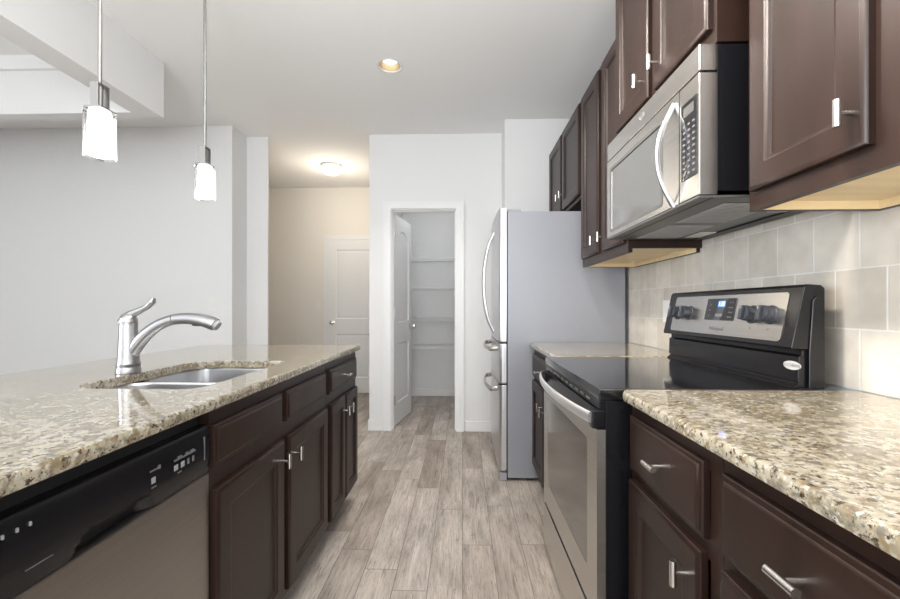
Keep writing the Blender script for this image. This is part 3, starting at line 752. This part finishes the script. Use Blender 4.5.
# backguard: riser, tilted control housing, fascia
ease(part('riser', MB().prism([(.934, .9122), (.944, .922), (.950, .925), (.944, .935), (.946, 1.000), (.955, 1.006), (.955, 1.020), (1.005, 1.020), (1.005, .9122)], GY0 + .021, GY1 - .003, XZ), 'black', RG, 'glossy black riser under the controls'), .002)
HS = part('control_housing', MB().prism([(.924, 1.023), (.9215, 1.027), (.957, 1.196), (.966, 1.206), (1.004, 1.203), (1.014, 1.195), (1.014, .915), (1.0085, .915), (1.0085, 1.0215), (.955, 1.0215)], GY0 + .016, GY1 + .002, XZ), 'black', RG, 'black tilted control housing')
for y0, y1 in ((GY0 + .011, GY0 + .0158), (GY1 + .0022, GY1 + .007)):
    ease(part('side_cap', MB().prism([(.968, .9122), (.968, 1.010), (.978, 1.160), (.988, 1.172), (1.009, 1.172), (1.009, .9122)], y0, y1, XZ), 'black', HS), .0018)
ease(HS, .004)
pa, pb = Vector((.9215, 0, 1.027)), Vector((.957, 0, 1.196)); pu = (pb - pa).normalized(); pn = Vector((-pu.z, 0, pu.x))
PL = (pb - pa).length
def PM(a, b_, d):      # a = Y, b = distance up the slope from the lower edge, d outward
    v = pa + pu * b_ + pn * d; return (v.x, a, v.z)
FS = part('fascia', MB().prism(rrect(1.236, 1.872, .014, PL - .012, .012, 5), .0003, .0022, PM), 'steel', HS, 'stainless control fascia')
def bof(z): return (z - pa.z) / pu.z
DS = part('display_panel', MB().prism(rrect(1.462, 1.630, bof(1.093), bof(1.172), .006, 4), .0022, .0050, PM), 'blackglass', FS, 'black glass clock panel')
part('frame_edge', MB().prism(rect(1.629, 1.634, bof(1.094), bof(1.171)), .0022, .0060, PM), 'nickel', DS)
part('clock_display', MB().prism(rect(1.518, 1.558, bof(1.141), bof(1.163)), .0050, .0054, PM), 'display', DS, 'lit blue clock display')
def text_mb(body, size, mp):
    cu = bpy.data.curves.new('lettering', 'FONT'); cu.body = body; cu.size = size; cu.align_x = 'CENTER'; cu.align_y = 'CENTER'; cu.extrude = 0.0
    cu.resolution_u = 3
    ob = bpy.data.objects.new('lettering', cu); C.objects.link(ob); dg = bpy.context.evaluated_depsgraph_get(); dg.update()
    me = bpy.data.meshes.new_from_object(ob.evaluated_get(dg)); m = MB()
    m.add([mp(v.co.x, v.co.y) for v in me.vertices], [list(p.vertices) for p in me.polygons])
    bpy.data.objects.remove(ob); bpy.data.curves.remove(cu); bpy.data.meshes.remove(me); return m
# seen from the aisle, text runs towards -Y
part('digit', text_mb('1:25', .021, lambda a, b_: PM(1.538 - a, bof(1.152) + b_, .0058)), 'digit', DS, 'pale blue clock digits')
kb = MB()
for k in range(4): kb.prism(rect(1.5255 + k * .010, 1.5335 + k * .010, bof(1.106), bof(1.116)), .0050, .0054, PM)
for k in range(4):
    for q in (1.474, 1.486): kb.prism(rect(q, q + .005, bof(1.103 + k * .017), bof(1.107 + k * .017)), .0050, .0054, PM)
for k in range(3): kb.prism(rect(1.60, 1.606, bof(1.107 + k * .02), bof(1.111 + k * .02)), .0050, .0054, PM)
part('key_print', kb, 'printdim', DS, 'dim printed touch keys')
part('lettering', text_mb('Whirlpool', .020, lambda a, b_: PM(1.547 - a, bof(1.062) + b_, .0026)), 'ink', FS, 'small grey maker lettering')
KR = pn.to_track_quat('Z', 'Y').to_matrix().to_4x4()
for y in (1.292, 1.372, 1.745, 1.832):
    KR.translation = Vector(PM(y, bof(1.117), .0022))
    kn = part('knob', MB().lathe([(.030, 0), (.030, .003), (.024, .005), (.0255, .026), (.023, .031), (.001, .031)], (0, 0, 0), 26).xform(KR), 'knob', FS, 'black control knob')
    part('grip', MB().box(-.0075, .0075, -.0235, .0235, .029, .043, .003).xform(KR), 'knob', kn)
    part('pointer', MB().box(-.0015, .0015, .010, .0225, .0428, .0434).xform(KR), 'print', kn, 'pale pointer line')
fd = MB()
for y in (1.292, 1.372, 1.745, 1.832):
    for k in range(7):
        a = PI * (-.15 + 1.3 * k / 6); fd.prism(circ(y + .031 * math.cos(a), bof(1.117) + .031 * math.sin(a), .0012, 8), .0022, .0025, PM)
    fd.prism(circ(y, bof(1.117) - .045, .0022, 8), .0022, .0025, PM)
part('dial_print', fd, 'ink', FS, 'small printed dial marks')
ell = [(1.217 + .031 * math.cos(2 * PI * k / 28), .9745 + .0125 * math.sin(2 * PI * k / 28)) for k in range(28)]
BG = part('badge', MB().prism(ell, .9415, .9445, YZ), 'badge', RG, 'white oval badge with small dark lettering')
part('lettering', text_mb('ACCUBAKE', .0118, lambda a, b_: (.9412, 1.217 - a, .9745 + b_)), 'blackmatte', BG, 'tiny dark lettering')

# ------------------------------------------------------------------ microwave
MW = thing('microwave_oven', 'stainless over-the-range microwave with bowed handle below the wall cabinet', 'microwave', (.86, 1.52, 1.45))
WY0, WY1 = 1.163, 1.890
part('housing', MB().box(.702, 1.062, WY0 + .003, WY1 - .003, 1.462, 1.868, .003), 'black', MW, 'black housing')
part('top_vent_panel', MB().box(.652, .7015, WY0, WY1, 1.794, 1.868, .004), 'steel', MW, 'stainless strip above the door')
MD = part('door', MB().prism(rect(1.272, WY1, 1.452, 1.789), .652, .7015, YZ, [rrect(1.385, 1.842, 1.482, 1.742, .01, 4)]), 'steel', MW)
part('window', MB().box(.655, .69, 1.3855, 1.8415, 1.4825, 1.7415), 'mwglass', MD, 'grey mirrored window')
part('window_frame', MB().prism(rrect(1.372, 1.855, 1.470, 1.754, .014, 4), .6508, .6522, YZ, [rrect(1.385, 1.842, 1.482, 1.742, .01, 4)]), 'darkgrey', MD)
hp = [(.652, 1.300, 1.766)] + [(.650 - .048 * math.sin(PI * k / 16) ** .9, 1.300 + .004 * math.sin(PI * k / 16), 1.758 - .305 * k / 16) for k in range(1, 16)] + [(.652, 1.300, 1.448)]
part('handle', MB().sweep(hp, .0080, 14, 1.0), 'faucet', MD, 'bowed polished vertical handle')
MP = part('control_panel', MB().box(.652, .7015, WY0, 1.2685, 1.452, 1.789, .003), 'steel', MW)
KP = part('keypad', MB().box(.6495, .6525, 1.172, 1.254, 1.512, 1.735, .0008), 'blackglass', MP, 'dark glass keypad')
kp = MB()
for r in range(9):
    for c in range(3): kp.box(.6490, .6496, 1.181 + c * .025, 1.193 + c * .025, 1.525 + r * .0175, 1.531 + r * .0175)
part('key_print', kp, 'printdim', KP, 'small printed keys')
part('clock_display', MB().box(.6488, .6496, 1.186, 1.240, 1.694, 1.722), 'darkgrey', KP)
lg = MB().prism([(1.530 + .020 * math.cos(2 * PI * k / 24), 1.836 + .012 * math.sin(2 * PI * k / 24)) for k in range(24)], .6512, .6518, YZ, [[(1.530 + .017 * math.cos(2 * PI * k / 24), 1.837 + .0095 * math.sin(2 * PI * k / 24)) for k in range(24)]])
part('logo', lg, 'print', MW, 'small pale maker emblem')
part('lettering', text_mb('Whirlpool', .0115, lambda a, b_: (.6513, 1.530 - a, 1.836 + b_)), 'print', MW, 'small pale maker lettering')
UP = part('underside', MB().box(.654, 1.062, WY0 + .006, WY1 - .006, 1.4440, 1.4515, .002), 'darkgrey', MW, 'dark grey underside')
for y0, y1 in ((1.23, 1.50), (1.56, 1.83)):
    fl = MB().box(.76, .93, y0, y1, 1.4405, 1.4438, .001)
    for k in range(9): fl.box(.772 + k * .017, .780 + k * .017, y0 + .012, y1 - .012, 1.4392, 1.4406)
    part('grease_filter', fl, 'grey', UP, 'grey slotted filter')
part('lamp_lens', MB().box(.96, 1.03, 1.22, 1.34, 1.4405, 1.4438, .001), 'lens', UP, 'pale lamp cover')
part('lamp_lens', MB().box(.96, 1.03, 1.70, 1.82, 1.4405, 1.4438, .001), 'lens', UP, 'pale lamp cover')
part('front_groove', MB().box(.688, .694, WY0 + .006, WY1 - .006, 1.4432, 1.4442), 'blackmatte', UP)
part('bracket', MB().box(1.02, 1.062, WY0 + .02, WY1 - .02, 1.4385, 1.4438), 'blackmatte', UP)

# ------------------------------------------------------------------ lamps
def squircle(cx, cy, w, r, z): return [(a, b_, z) for a, b_ in rrect(cx - w, cx + w, cy - w, cy + w, r, 6)]
def pendant(y, zb, label):
    x = -1.10; t = thing('pendant_light', label, 'pendant light', (x, y, zb), 'pendant lights over the island')
    part('canopy', MB().lathe([(.06, 0), (.06, -.012), (.052, -.024), (.008, -.030)], (x, y, HC - .001)), 'pendant_metal', t)
    part('rod', MB().cyl((x, y, zb + .221), (x, y, HC - .028), .0055, n=12), 'pendant_metal', t)
    hz0, hz1, hw, hl, k = zb + .149, zb + .222, .0125, .020, .004
    part('socket_bracket', MB().box(x - hw, x + hw, y - hl, y - hl + k, hz0, hz1).box(x - hw, x + hw, y + hl - k, y + hl, hz0, hz1)
         .box(x - hw, x + hw, y - hl + k, y + hl - k, hz1 - k, hz1).box(x - hw, x + hw, y - hl + k, y + hl - k, hz0, hz0 + k), 'pendant_metal', t, 'open square steel bracket')
    part('socket', MB().cyl((x, y, hz0 + k), (x, y, hz1 - k), .0085, n=16), 'pendant_metal', t)
    part('cap', MB().box(x - .027, x + .027, y - .027, y + .027, zb + .143, zb + .1485, .001), 'pendant_metal', t)
    gl = MB().loft([squircle(x, y, w, w * .55, zb + h) for w, h in ((.0335, .142), (.0335, .07), (.0345, 0))], (False, False))
    gl.loft([squircle(x, y, w, w * .55, zb + h) for w, h in ((.0322, .142), (.0322, .07), (.0332, 0))], (False, False))
    part('outer_glass', gl, 'clear', t, 'clear glass sleeve')
    part('inner_shade', MB().loft([squircle(x, y, w, w * .6, zb + h) for w, h in ((.018, .1425), (.0215, .136), (.0220, .11), (.0230, .08), (.0255, .045), (.0285, .014), (.027, .006), (.018, .003))]), 'shade', t, 'lit frosted white glass')
pendant(1.227, 1.594, 'lit glass pendant light whose bracket shows against the dropped ceiling beam')
pendant(1.741, 1.602, 'lit glass pendant light showing against the bare wall corner beside the hall')

# recessed light in the ceiling
RT = thing('recessed_light', 'small round recessed downlight in the kitchen ceiling', 'ceiling light', (*RL, HC))
part('trim_ring', MB().lathe([(.0715, .004), (.0715, -.001), (.074, -.001), (.088, -.003), (.092, 0), (.092, -.0005)], (*RL, HC - .001), 40, caps=(False, False)), 'trim', RT, 'white trim ring')
part('reflector', MB().lathe([(.0715, .003), (.068, .03), (.060, .065), (.055, .095), (.001, .095)], (*RL, HC), 40, caps=(False, False)), mat('warm_baffle', (.40, .34, .23), .35, metal=.5), RT, 'warm metallic baffle')
part('bulb', MB().lathe([(.018, .094), (.030, .075), (.046, .045), (.047, .036), (.030, .030), (.001, .028)], (*RL, HC), 28), 'bulb', RT, 'lit bulb')
# hall light
HL = (-1.478, 4.64)
LT = thing('hall_ceiling_light', 'lit flush dome light on the hall ceiling', 'ceiling light', (*HL, HC))
part('pan', MB().lathe([(.085, -.001), (.115, -.004), (.115, -.022), (.105, -.028)], (*HL, HC), 32), 'trim', LT)
part('dome', MB().lathe([(.107, -.0285), (.110, -.045), (.104, -.068), (.085, -.088), (.050, -.099), (.001, -.102)], (*HL, HC), 32), 'dome', LT, 'lit frosted dome')

# ------------------------------------------------------------------ switches and outlet
def wallplate(name, label, cat, loc, mp, sub):
    t = thing(name, label, cat, loc)
    part('cover_plate', MB().prism(rrect(-.036, .036, -.058, .058, .005, 3), 0, .005, mp), 'plate', t)
    for nm, lp in sub: part(nm, MB().prism(lp, .005, .009, mp), 'plate', t)
wallplate('light_switch', 'white light switch plate on the bare dining wall', 'light switch', (-2.202, 3.5998, 1.165), lambda a, b_, d: (-2.202 + a, 3.5998 - d, 1.165 + b_), [('rocker', rect(-.016, .016, -.033, .033))])
wallplate('light_switch', 'white light switch plate beside the hall door', 'light switch', (-1.925, 5.4998, 1.17), lambda a, b_, d: (-1.925 + a, 5.4998 - d, 1.17 + b_), [('rocker', rect(-.016, .016, -.033, .033))])
wallplate('wall_outlet', 'white outlet plate on the tile backsplash beside the range', 'outlet', (1.0798, 2.225, 1.12), lambda a, b_, d: (1.0798 - d, 2.225 + a, 1.12 + b_),
          [('socket', rrect(-.016, .016, .008, .038, .008, 4)), ('socket', rrect(-.016, .016, -.038, -.008, .008, 4))])
